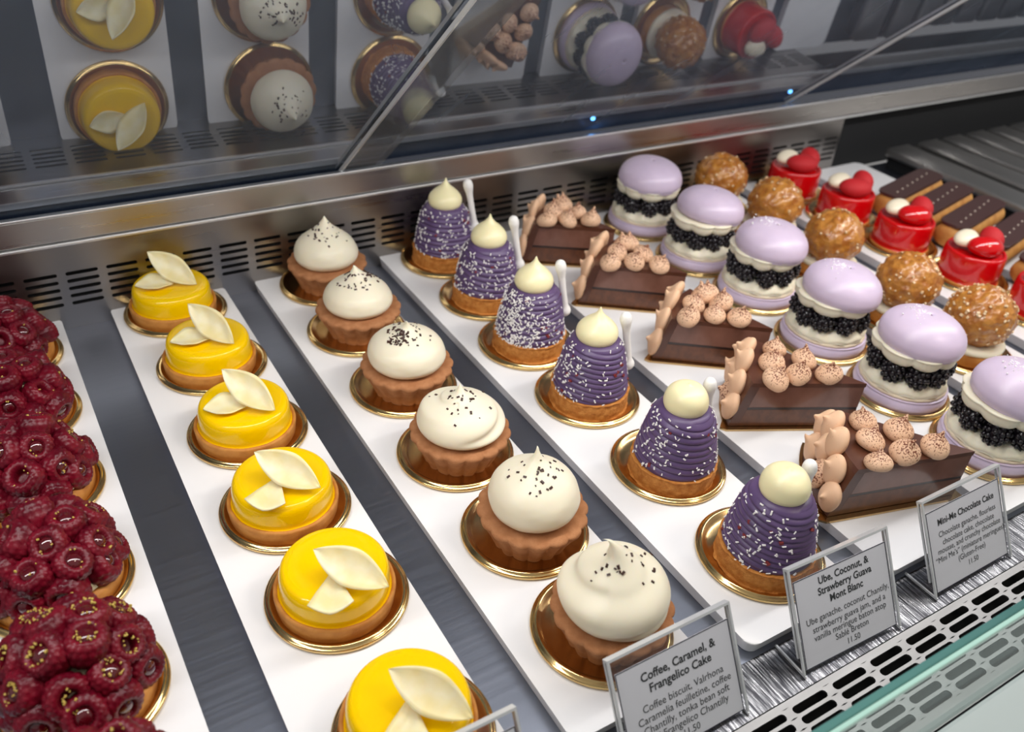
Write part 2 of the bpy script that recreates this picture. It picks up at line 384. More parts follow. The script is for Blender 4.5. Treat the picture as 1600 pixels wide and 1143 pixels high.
# ------------------------------------------------------------------ gold boards
def disc_mesh(R):
    s = R/.045
    pr = [(0, .0012), (.030*s, .0012), (.0355*s, .0015), (.0385*s, .0028), (.0405*s, .0047), (.0418*s, .0051), (.0428*s, .0046), (.0434*s, .0036),
          (.0441*s, .0036), (.0448*s, .0030), (.045*s, .0018), (.0445*s, .0006), (.043*s, 0), (0, 0)]
    me = lathe('gold_disc', pr, [MT['gold'], MT['goldrim']], 64)
    for f in me.polygons:
        if math.hypot(f.center.x, f.center.y) > .0395*s: f.material_index = 1
    return me
DISC = disc_mesh(.045); DISCL = disc_mesh(.047)
def board(x, y, what, big=False):
    b = link('gold_board', DISCL if big else DISC, loc=(x, y, 0.0)); tag(b, 'round gold cake board under the ' + what, 'cake board', 'round gold boards'); return b
ZB = .0015

# ------------------------------------------------------------------ lemon tarts
Lpos = [(-.0039, .3762), (.0019, .2796), (.0013, .1810), (-.0011, .0892), (.0008, 0), (.001, -.1089)]
shell = lathe('tart_shell', [(0, 0), (.0355, 0), (.0364, .001), (.0374, .011), (.0370, .0125), (.0352, .0126), (.0345, .0105), (0, .0105)], MT['crust'], 64,
  fn=lambda r, z, t, k, f: ((r+.0004*fbm(math.cos(t), math.sin(t), z*30, 3))*math.cos(t), (r+.0004*fbm(math.cos(t), math.sin(t), z*30, 3))*math.sin(t), z))
puck = lathe('lemon_mousse', [(0, .0108), (.0325, .0108), (.0338, .0125), (.0336, .020), (.0330, .0255), (.0312, .0288), (.0285, .0300), (.024, .0304), (0, .0305)], MT['yellow'], 64, n=4)
def petal(name, L_, W_, curl, skew):
    V, Fc = [], []; nu, nv = 24, 8
    for layer in (0, 1):
        for i in range(nu+1):
            u = -1+2*i/nu; w = W_*max(0.01, (1-abs(u)**1.7))**.9
            for j in range(nv+1):
                v = -1+2*j/nv
                V.append((u*L_/2, v*w/2*(1 if v > 0 else skew) , curl*(u*u)*.5 + .25*W_*(v*v)*.6*w/W_ + .0003*math.sin(u*9+v*4) + layer*.0011))
    n = (nu+1)*(nv+1); idx = lambda l, i, j: l*n+i*(nv+1)+j
    for i in range(nu):
        for j in range(nv):
            Fc.append([idx(1, i, j), idx(1, i+1, j), idx(1, i+1, j+1), idx(1, i, j+1)]); Fc.append([idx(0, i, j), idx(0, i, j+1), idx(0, i+1, j+1), idx(0, i+1, j)])
        for j in (0, nv): Fc.append([idx(0, i, j), idx(0, i+1, j), idx(1, i+1, j), idx(1, i, j)])
    for j in range(nv):
        for i in (0, nu): Fc.append([idx(0, i, j), idx(0, i, j+1), idx(1, i, j+1), idx(1, i, j)])
    return mesh(name, V, Fc, MT['chip'])
def fan(name, L_, W_):
    V, Fc = [], []; nu, nv = 18, 8
    for layer in (0, 1):
        for i in range(nu+1):
            u = i/nu; w = W_*u**.85
            for j in range(nv+1):
                v = -1+2*j/nv
                V.append((u*L_*(1-.16*abs(v)**1.6-.04*v), v*w/2, .004*u*u*abs(v)**1.5+.0003*math.sin(u*9+v*4)+layer*.0011))
    n = (nu+1)*(nv+1); ix = lambda l, i, j: l*n+i*(nv+1)+j
    for i in range(nu):
        for j in range(nv):
            Fc.append([ix(1, i, j), ix(1, i+1, j), ix(1, i+1, j+1), ix(1, i, j+1)]); Fc.append([ix(0, i, j), ix(0, i, j+1), ix(0, i+1, j+1), ix(0, i+1, j)])
        for j in (0, nv): Fc.append([ix(0, i, j), ix(0, i+1, j), ix(1, i+1, j), ix(1, i, j)])
    for j in range(nv): Fc.append([ix(0, nu, j), ix(0, nu, j+1), ix(1, nu, j+1), ix(1, nu, j)])
    return mesh(name, V, Fc, MT['chip'])
petf = fan('white_chocolate_chip', .030, .026)
pet1 = petal('white_chocolate_chip', .050, .0235, .004, .95); pet2 = petal('white_chocolate_chip', .032, .021, -.002, .9)
flake = bits('gold_leaf', [((0, 0, .0), (0, 0, 1), (.0035, .0022, .0006)), ((.001, .0012, .0006), (.4, 0, 1), (.002, .0015, .0005))], MT['goldleaf'])
ORD6 = ['at the back of its row', 'second from the back of its row', 'third from the back of its row', 'fourth from the back of its row', 'second nearest in its row', 'nearest in its row']
Lvar = [ # chip1: x,y,z,rz,tilt ; chip2: x,y,z,rz,tilt
 ((.004, .000, .0440, -44, 50, .50), (-.014, -.004, .0340, -14, 14), None, 0),
 ((.004, -.006, .0430, -58, 46, .45), (-.014, -.007, .0335, -10, 12), (-.004, .012), 0),
 ((.004, -.007, .0430, -54, 42, .40), (-.014, -.008, .0340, -12, 16), (.018, .010), 0),
 ((.002, -.010, .0420, -50, 42, .28), (-.004, -.006, .0350, -128, -4), None, 1),
 ((.005, -.018, .0410, -48, 36, .20), (-.004, -.010, .0345, -112, -2), None, 1),
 ((.007, -.011, .0415, -54, 34, .20), (-.002, -.004, .0345, -120, -2), (.004, .014), 1)]
lab = ['yellow lemon tart with a tall standing chip, against the back grille', 'yellow lemon tart whose broad chip overhangs its glossy top, second from the back',
       'yellow lemon tart with a tall leaning chip, third from the back of its row', 'yellow lemon tart with pointed chips, fourth from the back beside the middle coffee tarts',
       'yellow lemon tart fully in view with two crossed chips, second nearest of its row', 'large yellow lemon tart cut by the bottom edge of the photo']
for i, (x, y) in enumerate(Lpos):
    board(x, y, ['backmost lemon tart', 'second lemon tart from the back', 'third lemon tart from the back', 'fourth lemon tart from the back', 'lemon tart second nearest the viewer', 'nearest lemon tart'][i])
    t = thing('lemon_tart', lab[i], 'tart', (x-.0015, y+(.0035 if i == 5 else -.001), ZB), random.uniform(-.05, .05), 'lemon tarts on the white platter')
    link('tart_shell', shell, t); link('lemon_mousse', puck, t)
    c1, c2, fl, fan_ = Lvar[i]
    link('white_chocolate_chip', pet1, t, loc=c1[:3], rot=(math.radians(c1[4]), c1[5], math.radians(c1[3])))
    link('white_chocolate_chip', petf if fan_ else pet2, t, loc=c2[:3], rot=(math.radians(c2[4]), .10 if fan_ else 0, math.radians(c2[3])))
    if fl: link('gold_leaf', flake, t, loc=(fl[0], fl[1], .0309), label='tiny fleck of gold leaf')

# ------------------------------------------------------------------ coffee cakes in fluted cocoa shells
Cpos = [(.1348+a, b) for a, b in ((.0039, .3704), (-.0019, .2799), (-.0009, .1837), (-.0024, .0889), (.0013, -.0063), (0, -.0991))]
def flute(r, z, t, k, f):
    c = abs(math.sin(8*t)); a = (.94+.075*c**.7)
    w = min(1, r/.02)
    side = 1 if z < .0225 else .75
    rr = r*(1+(a-1)*w*side) + .0003*fbm(math.cos(t)*2, math.sin(t)*2, z*60, 3)*w
    return (rr*math.cos(t), rr*math.sin(t), z+.0004*w*fbm(math.cos(t)*1.5, math.sin(t)*1.5, r*60, 2.5))
cshell = lathe('cocoa_shell', [(0, 0), (.024, 0), (.0265, .0008), (.0300, .009), (.0345, .018), (.0372, .0215), (.0378, .0236), (.0366, .0252), (.033, .0258), (.026, .0260), (0, .0260)], MT['cocoa'], 128, fn=flute, n=3)
ONION = [(0, 0), (.018, -.0005), (.0262, .0022), (.0302, .0075), (.0308, .0135), (.0285, .0205), (.0235, .0265), (.0165, .0315), (.0095, .0358), (.0045, .0398), (.0018, .0440), (.0006, .0475), (0, .0482)]
ONION_P = [(0, 0), (.018, -.0005), (.0262, .0022), (.0303, .0080), (.0300, .0145), (.0266, .0215), (.0208, .0275), (.0146, .0325), (.0092, .0370), (.0052, .0410), (.0024, .0448), (.0008, .0476), (0, .0484)]
def cream(i, hs, lean, swirl):
    sc = hs/.0482; la = random.uniform(0, 6.28); gm = .16 if swirl else .06
    def fn(r, z, t, k, f):
        zz = z*sc; q = max(0, f-.45)/.55
        rr = r
        if swirl and r > 0:
            u = (t+swirl[0]) % (2*PI)/(2*PI)
            for turn in (0, 1):
                g = swirl[1]+swirl[2]*(u+turn*1.0); d = (f-g)/.045
                am = min(1, u*6) if turn == 0 else .45*min(1, (1-u)*5)
                rr -= .0030*am*math.exp(-d*d)*min(1, r/.01)
                d2 = (f-g+.09)/.06; rr += .0016*am*math.exp(-d2*d2)*min(1, r/.01)
        else:
            rr += .0006*fbm(math.cos(t), math.sin(t), f*4, 1.3)*min(1, r/.01)
        if i == 5: rr *= 1-.20*math.exp(-((f-.66)/.17)**2)
        return (rr*math.cos(t)+lean[0]*q*q, rr*math.sin(t)+lean[1]*q*q, zz)
    return lathe('whipped_cream', ONION_P if i in (0, 1, 5) else ONION, MT['cream'], 72, fn=fn, n=7)
def onion_r(z):  # radius at local height (unscaled)
    for (r0, z0), (r1, z1) in zip(ONION[2:], ONION[3:]):
        if z0 <= z <= z1: return r0+(r1-r0)*(z-z0)/(z1-z0)
    return .02
Cvar = [(.0465, (.001, .002), None, 30, 'smooth'), (.041, (-.002, .003), None, 50, ''), (.043, (-.004, -.004), None, 95, ''), (.039, (.0, .004), (2.2, .30, .34), 30, ''),
        (.051, (.0015, .004), None, 32, ''), (.0560, (-.011, .006), (2.6, .20, .26), 24, '')]
Clab = ['cocoa coffee cake with tall pointed cream, backmost by the steel grille', 'cocoa coffee cake with peaked cream and dark nibs, second from the back', 'cocoa coffee cake whose cream is densely covered in dark nibs on the left',
        'fluted cocoa coffee cake with a flat two-tier swirl of cream, fourth from the back', 'fluted cocoa coffee cake with smooth pointed cream, second nearest', 'nearest coffee cake, broad swirled cream behind the coffee caramel sign']
for i, (x, y) in enumerate(Cpos):
    board(x, y, ['backmost coffee cake', 'second coffee cake from the back', 'nib-covered third coffee cake', 'coffee cake with the flat swirl', 'coffee cake second nearest the viewer', 'nearest coffee cake'][i])
    dy = [-.001, -.001, -.003, -.003, -.004, -.004][i]
    t = thing('coffee_cake', Clab[i], 'cake', (x+.0015, y+dy, ZB), random.uniform(0, 6), 'coffee cakes in cocoa shells')
    t.rotation_euler = (0, 0, [0.1, .3, .2, .0, .15, .05][i])
    link('cocoa_shell', cshell, t)
    hs, lean, sw, nn, _ = Cvar[i]
    bs = [1, 1, 1.03, 1.04, 1.0, 1.10][i]
    cme = cream(i, hs, lean, sw); bvh = BVHTree.FromPolygons([v.co for v in cme.vertices], [p.vertices for p in cme.polygons])
    link('whipped_cream', cme, t, loc=(-.001, -.0005, .0254), sc=(bs, bs, 1))
    it = []
    for k in range(nn):
        for _try in range(30):
            z = random.triangular(.010, .046, .034); a = random.uniform(0, 2*PI)
            if i == 2 and k < 70: a = random.gauss(3.5, .45); z = random.uniform(.022, .040)
            if -.2 < a-.6 < 1.4 and i != 2: continue
            break
        r = (onion_r(z)+.0003)*bs; q = max(0, (z/.0482)-.42)/.58; s = random.uniform(.0010, .0024)
        src = Vector((.06*math.cos(a), .06*math.sin(a), z*hs/.0482+.03)); tgt = Vector((lean[0]*q*q, lean[1]*q*q, z*hs/.0482*.9))
        hp, hn, hi, hd = bvh.ray_cast(src, (tgt-src).normalized())
        if hp is None: continue
        it.append(((hp.x*bs-.001, hp.y*bs-.0005, hp.z+.0254), hn, (s*1.3, s*.8, s*.7)))
    link('cocoa_nibs', bits('cocoa_nibs', it, MT['nib']), t, kind='stuff')

# ------------------------------------------------------------------ purple mont blancs
Upos = [(.2692+a, b) for a, b in ((.0006, .3722), (.0004, .2837), (-.0051, .1961), (-.0015, .1047), (.0035, .0029), (.0021, -.0989))]
sable = lathe('sable_base', [(0, 0), (.0308, 0), (.0322, .0015), (.0326, .008), (.0321, .0145), (.0306, .0160), (0, .0162)], MT['sable'], 96, n=4,
  fn=lambda r, z, t, k, f: tuple(q*(1+.03*min(1, r/.03)*fbm(math.cos(t)*3, math.sin(t)*3, z*160, 2.2)) for q in (r*math.cos(t), r*math.sin(t)))+(z,))
CZ0, CZ1 = .0158, .0610
def cone_r(f): return .0312-.0092*f**1.25-.0030*max(0, (f-.80)/.20)**2
def ube_mesh(seed, tilt, turns):
    def fn(r, z, t, k, fr):
        f = min(1, max(0, (z-CZ0)/(CZ1-CZ0)))
        ph = f*turns + tilt*math.sin(t+seed) + t/(2*PI) + .05*fbm(math.cos(t)+seed, math.sin(t), f*3, 1.5)
        rope = abs(math.sin(PI*ph))**.55
        w = min(1, r/.012)
        edge = min(1, f*12)*min(1, (1-f)*10)
        rr = r + w*(.0019*(rope-.75))*max(.3, edge)
        zb = z - (.002*(1-min(1, f*9)))*(.5+.5*math.sin(t*3+seed)) if f < .12 else z
        lx = -.001*f
        return (rr*math.cos(t)+lx, rr*math.sin(t), zb)
    pr = [(0, CZ0-.001), (.0285, CZ0-.001)]
    n = 110
    for i in range(n+1):
        f = i/n; pr.append((cone_r(f)-.002*max(0, 1-f*30), CZ0+(CZ1-CZ0)*f))
    pr += [(.0165, CZ1+.0012), (.012, CZ1+.0016), (0, CZ1+.0018)]
    return lathe('ube_cream', pr, MT['ube'], 120, fn=fn)
U_A, U_B, U_C = ube_mesh(.4, .35, 10), ube_mesh(2.0, .55, 11), ube_mesh(3.7, .45, 9)
CAPT = [(0, 0), (.0130, -.0006), (.0172, .003), (.0180, .0078), (.0160, .0128), (.0110, .0180), (.0058, .0222), (.0024, .0262), (.0008, .0298), (0, .0308)]
CAPR = [(0, 0), (.0130, -.0010), (.0176, .003), (.0186, .0085), (.0172, .0140), (.0132, .0182), (.0075, .0206), (.0030, .0216), (.0010, .0224), (0, .0226)]
capT = lathe('ivory_cap', CAPT, MT['whitecap'], 48, n=5); capR = lathe('ivory_cap', CAPR, MT['whitecap'], 48, n=5,
  fn=lambda r, z, t, k, f: (r*math.cos(t)+.0006*math.sin(4*f*3+t)*min(1, r/.006), r*math.sin(t), z))
baton = lathe('meringue_baton', [(0, -.001), (.0028, 0), (.0046, .003), (.0044, .0065), (.0032, .010), (.0028, .018), (.0027, .030), (.0029, .040), (.0038, .046), (.0044, .050), (.0036, .0545), (.0018, .0565), (0, .057)], MT['baton'], 20, n=3)
Ulab = ['purple mont blanc at the back of its row, its baton rising before the steel lip', 'purple mont blanc with a tall thin baton, second from the back', 'purple mont blanc most thickly covered in white coconut, third from the back',
        'purple mont blanc with pointed ivory cap and spoon-shaped baton end, fourth from the back', 'purple mont blanc with rounded ivory cap and horizontal ridges, second nearest', 'nearest purple mont blanc, slanted ridges, behind the ube coconut sign']
Un = [(330, 1), (420, 1), (620, 1), (240, 1), (260, 1), (230, 1)]
for i, (x, y) in enumerate(Upos):
    board(x, y, ['backmost purple mont blanc', 'second purple mont blanc from the back', 'coconut-covered third mont blanc', 'fourth purple mont blanc from the back', 'mont blanc second nearest the viewer', 'nearest purple mont blanc'][i])
    t = thing('mont_blanc', Ulab[i], 'cake', (x-.002+(.002 if i < 3 else 0), y-[.001, .002, .003, .004, .006, .004][i], ZB), 0, 'purple mont blancs')
    link('sable_base', sable, t, rot=(0, 0, i))
    u = link('ube_cream', [U_A, U_C, U_A, U_B, U_C, U_B][i], t, rot=(0, 0, [0, 1, 2, .2, .5, -.3][i]))
    rnd = i >= 4
    link('ivory_cap', capR if rnd else capT, t, loc=(-.001, 0, CZ1-.0005), sc=(.88, .88, .96) if rnd else (.95, .95, .98))
    dr = (.965, -.26) if not rnd else (.995, .10)
    bt = link('meringue_baton', baton, t, loc=(.0325*dr[0], .0325*dr[1], [.031, .031, .029, .028, .024, .023][i]), sc=(1.15, 1.15, [1.02, 1.0, 1.0, .98, .98, .98][i]))
    bt.rotation_euler = Vector((-.20*dr[0], -.20*dr[1], 1)).to_track_quat('Z', 'Y').to_euler()
    it = []
    for k in range(Un[i][0]):
        f = random.random()**1.1; a = random.uniform(0, 2*PI)
        if i >= 3 and random.random() < .55: a = random.gauss(.1, .45) if random.random() < .6 else random.gauss(3.3, .4)
        if i == 2 and random.random() < .5: a = random.gauss(3.6, .5)
        r = cone_r(f)+.0007; s = random.uniform(.0007, .0012)
        it.append(((r*math.cos(a)-.001*f, r*math.sin(a), CZ0+(CZ1-CZ0)*f), (math.cos(a), math.sin(a), random.uniform(-.2, .8)), (random.uniform(.0014, .0034), s, s*.7)))
    link('coconut_flakes', bits('coconut_flakes', it, MT['coco']), t, kind='stuff')
    it = []
    for k in range(16):
        f = random.uniform(.08, .95); a = random.uniform(0, 2*PI); r = cone_r(f)+.0004; s = random.uniform(.0022, .0036)
        it.append(((r*math.cos(a), r*math.sin(a), CZ0+(CZ1-CZ0)*f), (math.cos(a), math.sin(a), .3), (s, s*.8, s*.45)))
    link('strawberry_bits', bits('strawberry_bits', it, MT['berrybit']), t, kind='stuff')

# ------------------------------------------------------------------ chocolate cake slices
KP = [(0, 0), (.0068, -.0004), (.0092, .0018), (.0097, .0042), (.0086, .0068), (.0060, .0092), (.0032, .0112), (.0017, .0130), (.0009, .0148), (0, .0156)]
def kiss_mesh(mt, bx_, by_, sq):
    def fn(r, z, t, k, f):
        q = f*f; e = 1+.04*math.sin(2*t+sq)
        return (r*e*math.cos(t)+bx_*q, r*math.sin(t)/e+by_*q, z)
    return lathe('meringue_kiss', KP, mt, 28, fn=fn, n=3)
KA, KB, KC = kiss_mesh(MT['kiss'], .003, .002, 0), kiss_mesh(MT['kiss'], -.004, .001, 1), kiss_mesh(MT['kiss'], .001, -.003, 2)
KD, KE = kiss_mesh(MT['kissplain'], .003, .0, 0), kiss_mesh(MT['kissplain'], -.002, .004, 1)
AX = Vector((.128, -.0290)); RB, RT = .131, .118        # apex relative to the front left bottom corner
A0, A1 = math.radians(167), math.radians(126)
def wedge(z0, z1, r0, r1, rin0=0, rin1=0, shrink=0.0, n=14):
    bm = bmesh.new()
    def ring(r, ri, z):
        out = []
        for k in range(n+1):
            a = A0+(A1-A0)*k/n; out.append((AX.x+r*math.cos(a), AX.y+r*math.sin(a), z))
        if ri:
            for k in range(n, -1, -1):
                a = A0+(A1-A0)*k/n; out.append((AX.x+ri*math.cos(a), AX.y+ri*math.sin(a), z))
        else: out.append((AX.x-shrink*.9, AX.y+shrink*.5, z))
        return [bm.verts.new(p) for p in out]
    a, b = ring(r0, rin0, z0), ring(r1, rin1, z1); N = len(a)
    if rin0:
        m_ = n+1
        for k in range(n):
            bm.faces.new((a[k], a[k+1], a[N-2-k], a[N-1-k])); bm.faces.new((b[k], b[k+1], b[N-2-k], b[N-1-k]))
    else: bm.faces.new(a); bm.faces.new(b)
    for i in range(N): bm.faces.new((a[i], a[(i+1) % N], b[(i+1) % N], b[i]))
    return bm
rr = lambda z: RB+(RT-RB)*z/.040
GT = .010
w_sp = bm_mesh('sponge_layer', wedge(.0004, .0155, rr(0)-GT, rr(.0155)-GT, shrink=.0008), MT['sponge'])
w_gn = bm_mesh('ganache_line', wedge(.0156, .0178, rr(.0156)-GT, rr(.0178)-GT, shrink=.001), MT['ganache'])
w_ms = bm_mesh('mousse_layer', wedge(.0179, .0364, rr(.0179)-GT, rr(.0364)-GT, shrink=.0008), MT['mousse'])
w_tp = bm_mesh('glaze_top', wedge(.0366, .0400, rr(.0366), rr(.0400)-.001), MT['glaze'])
w_sd = bm_mesh('glaze_side', wedge(.0003, .0365, rr(0), rr(.0365), rr(0)-GT+.0001, rr(.0365)-GT+.0001), MT['glaze'])
bm = bmesh.new(); bp = [(AX.x+.007, AX.y-.003), ]
for k in range(13):
    a = math.radians(170-47*k/12); bp.append((AX.x+.134*math.cos(a), AX.y+.134*math.sin(a)))
bp = [(AX.x+.006, AX.y-.006)] + [(-.004, -.004), (-.0085, .001)] + bp[3:] + [(AX.x+.007, AX.y+.004)]
prism(bm, bp, 0, .0018); slice_board = bm_mesh('slice_board', bm, MT['gold'])
slices = [(.3418, -.0967), (.3491, .0176), (.3540, .1245), (.3486, .2349), (.3417, .3330)]
SROT = [math.radians(q) for q in (-1.6, -12.4, -21.8, -21.2, -17.4)]; SSC = [.872, .825, .765, .770, .735]
topk = [(0.0637, 0.0381), (0.0471, 0.017), (0.0312, -0.0071), (0.081, 0.0159), (0.0625, -0.0064), (0.0927, -0.0128), (0.0727, 0.0421)]
Slab = ['nearest chocolate cake slice, behind the chocolate cake sign', 'chocolate cake slice second nearest, beside the second nearest macaron', 'chocolate cake slice in the middle of its row of five',
        'chocolate cake slice second from the back', 'chocolate cake slice at the back of its row, in front of the grille']
for i, (x, y) in enumerate(slices):
    bo = link('slice_board', slice_board, loc=(x, y, .0001), rot=(0, 0, SROT[i]), sc=(SSC[i], SSC[i], 1))
    tag(bo, 'flat gold wedge board under the ' + ['nearest', 'second nearest', 'middle', 'second backmost', 'backmost'][i] + ' chocolate cake slice', 'cake board', 'gold wedge boards')
    t = thing('chocolate_cake_slice', Slab[i], 'cake', (x, y, .0020), SROT[i], 'chocolate cake slices'); t.scale = (SSC[i], SSC[i], 1.09)
    for nm, me in (('sponge_layer', w_sp), ('ganache_line', w_gn), ('mousse_layer', w_ms), ('glaze_top', w_tp), ('glaze_side', w_sd)): link(nm, me, t)
    rs = random.Random(50+i)
    for k, (kx, ky) in enumerate(topk[:6] if i < 2 else topk):
        jx, jy = (0, 0) if i == 0 else (rs.uniform(-.002, .002), rs.uniform(-.002, .002))
        sc = rs.uniform(1.14, 1.28)*.872/SSC[i]
        link('meringue_kiss', [KA, KB, KC, KB, KA, KC, KA][k], t, loc=(kx+jx, ky+jy, .0399), rot=(rs.uniform(-.2, .2), rs.uniform(-.2, .2), rs.uniform(0, 6)), sc=(sc, sc, sc*rs.uniform(.78, .92)))
    # kisses stuck on the curved outer side, tips pointing outwards
    for k, (an, z) in enumerate(((163.5, .013), (158, .027), (152, .014), (147, .030), (139, .018), (133, .033), (150, .039), (140, .041))):
        if i >= 2 and k in (2, 5): continue
        a = math.radians(an+rs.uniform(-1.2, 1.2)); r = rr(z)-.0012
        p = Vector((AX.x+r*math.cos(a), AX.y+r*math.sin(a), z)); nr = Vector((math.cos(a), math.sin(a), .34+rs.uniform(-.15, .3))).normalized()
        ob = link('meringue_kiss', [KD, KE, KA, KD, KE, KD, KE, KD][k], t, loc=p, sc=(1.20*.872/SSC[i], 1.20*.872/SSC[i], 1.1))
        ob.rotation_euler = nr.to_track_quat('Z', 'Y').to_euler()

# ------------------------------------------------------------------ lavender macaron cakes
mac_base = lathe('macaron_base', [(0, .0002), (.0375, .0002), (.0410, .0020), (.0430, .0060), (.0428, .0100), (.0412, .0128), (.0385, .0140), (0, .0140)], MT['lav'], 64, n=4)
mac_foot = lathe('macaron_foot', [(.030, .0138), (.0395, .0138), (.0404, .0152), (.0396, .0166), (.030, .0168), (.030, .0138)], MT['lavfoot'], 64,
    fn=lambda r, z, t, k, f: (r*(1+.008*math.sin(23*t))*math.cos(t), r*(1+.008*math.sin(23*t))*math.sin(t), z))
mac_cr = lathe('lower_cream', [(0, .0166), (.036, .0166), (.0388, .0178), (.0392, .0204), (.0370, .0232), (.033, .0262), (.022, .0275), (0, .0275)], MT['mcream'], 72, n=3,
    fn=lambda r, z, t, k, f: (r*(1+.016*math.sin(11*t))*math.cos(t), r*(1+.016*math.sin(11*t))*math.sin(t), z+.0012*math.sin(11*t+.6)*(r/.04)))
def cream_top(s):
    def fn(r, z, t, k, f):
        w = abs(math.sin(4*t+s+.4*math.sin(2*t)))**.55; lo = max(0, 1-f*1.6)
        return (r*(.92+.10*w)*math.cos(t), r*(.92+.10*w)*math.sin(t), z-.0062*w*lo*(r/.035)+.0030*lo)
    return lathe('upper_cream', [(0, .0425), (.027, .0425), (.0342, .0440), (.0378, .0475), (.0382, .0520), (.0362, .0552), (0, .0562)], MT['mcream'], 90, fn=fn, n=4)
ct1, ct2 = cream_top(0), cream_top(1.1)
def capfn(r, z, t, k, f):
    d = .0012*math.exp(-(r/.0022)**2); return (r*math.cos(t), r*math.sin(t), z-d)
mac_cap = lathe('macaron_cap', [(0, .0535), (.034, .0535), (.0374, .0548), (.0388, .0582), (.0386, .0625), (.0360, .0690), (.0304, .0745), (.0226, .0785), (.0130, .0808), (.006, .0815), (.003, .0815), (.0012, .0814), (0, .0814)], MT['lav'], 64, fn=capfn, n=4)
mark = lathe('cap_mark', [(0, .0003), (.0008, .0003), (.0013, 0), (0, -.0004)], MT['seed'], 10)
bm = bmesh.new()
bmesh.ops.create_icosphere(bm, subdivisions=2, radius=.0070, matrix=Matrix.Identity(4))
for k in range(46):
    zz = 1-2*(k+.5)/46; a = k*2.39996; q = math.sqrt(1-zz*zz)
    bmesh.ops.create_icosphere(bm, subdivisions=1, radius=.00205, matrix=Matrix.Translation((q*math.cos(a)*.0074, q*math.sin(a)*.0074, zz*.0082)))
bberry = bm_mesh('blackberry', bm, MT['black'], True)
Mpos = [(.5245, .3560), (.528, .2630), (.534, .1760), (.5295, .0810), (.529, -.0105), (.530, -.1000)]
Mlab = ['lavender macaron cake at the back of its row by the grille', 'lavender macaron cake second from the back, tilted top shell', 'lavender macaron cake third from the back', 'lavender macaron cake with sugared top, fourth from the back',
        'lavender macaron cake with sugared top, second nearest', 'nearest lavender macaron cake, cut by the right edge of the photo']
for i, (x, y) in enumerate(Mpos):
    board(x, y, ['backmost macaron cake', 'second macaron cake from the back', 'third macaron cake from the back', 'fourth macaron cake from the back', 'macaron cake second nearest the viewer', 'nearest macaron cake'][i])
    t = thing('macaron_cake', Mlab[i], 'macaron', (x, y, ZB), 0, 'lavender macaron cakes'); t.scale = (.935, .935, .99)
    rs = random.Random(80+i)
    link('macaron_base', mac_base, t); link('macaron_foot', mac_foot, t); link('lower_cream', mac_cr, t, rot=(0, 0, rs.uniform(0, 6)))
    for k in range(9):
        a = 2*PI*k/9+rs.uniform(-.06, .06)+i
        link('blackberry', bberry, t, loc=(.0300*math.cos(a), .0300*math.sin(a), .0345+rs.uniform(-.001, .001)), rot=(rs.uniform(-.5, .5), rs.uniform(-.5, .5), rs.uniform(0, 6)), sc=(1.24, 1.24, 1.30))
    tl = [(.03, 0), (.0, .12), (.05, .04), (.06, .05), (.03, .04), (.05, .06)][i]
    link('upper_cream', ct1 if i % 2 else ct2, t, rot=(0, 0, rs.uniform(0, 6)))
    cp = link('macaron_cap', mac_cap, t, rot=(tl[0], tl[1], 0), loc=(-.0005, 0, 0))
    link('cap_mark', mark, cp, loc=(0, 0, .0805), label='small dark dimple at the centre of the cap')
    if i >= 2:
        it = []
        for k in range(90):
            r = abs(rs.gauss(0, .011)); a = rs.uniform(0, 6.28); s = rs.uniform(.0006, .0014)
            if r > .026: continue
            zz = .0816-.0049*(r/.0245)**2*.75
            it.append(((r*math.cos(a)-.004, r*math.sin(a)+.006, zz-.0004), (0, 0, 1), (s, s, s*.7)))
        link('sugar_powder', bits('sugar_powder', it, MT['sugar']), cp, kind='stuff')

# ------------------------------------------------------------------ craquelin cream puffs
gb = lathe('puff_base', [(0, 0), (.0305, 0), (.0312, .0012), (.0308, .010), (.0300, .0118), (0, .012)], MT['crust'], 56)
gc = lathe('custard_ring', [(0, .0119), (.0300, .0119), (.0313, .0134), (.0311, .0160), (.029, .0174), (0, .0176)], MT['mcream'], 56,
    fn=lambda r, z, t, k, f: (r*(1+.012*math.sin(7*t))*math.cos(t), r*(1+.012*math.sin(7*t))*math.sin(t), z))
def ball(s):
    pr = [(.0312*math.sin(a), .0405-.0292*math.cos(a)) for a in [PI*.09+PI*.91*k/40 for k in range(41)]]; pr = [(0, pr[0][1])]+pr; pr[-1] = (0, pr[-1][1])
    def fn(r, z, t, k, f):
        p = Vector((r*math.cos(t), r*math.sin(t), z)); d = Vector((p.x, p.y, p.z-.0405)).normalized()
        b = noise.cell(Vector((0, 0, 0))) if False else noise.voronoi(Vector((p.x*130+s, p.y*130, p.z*130)))[0][0]
        return tuple(p+d*(.0034*(.45-b)+.0014*fbm(p.x, p.y, p.z+s, 160)))
    return lathe('choux_ball', pr, MT['craq'], 72, fn=fn)
b1, b2 = ball(0), ball(9)
Gpos = [(.640, .3570), (.650, .2750), (.6465, .1830), (.6385, .0790), (.648, .0035)]
Glab = ['golden cream puff at the back of its row', 'golden cream puff second from the back, beside the second red cake', 'smooth golden cream puff in the middle of its row', 'golden cream puff with many pale sugar bits, second nearest', 'nearest golden cream puff, coated in crushed nuts']
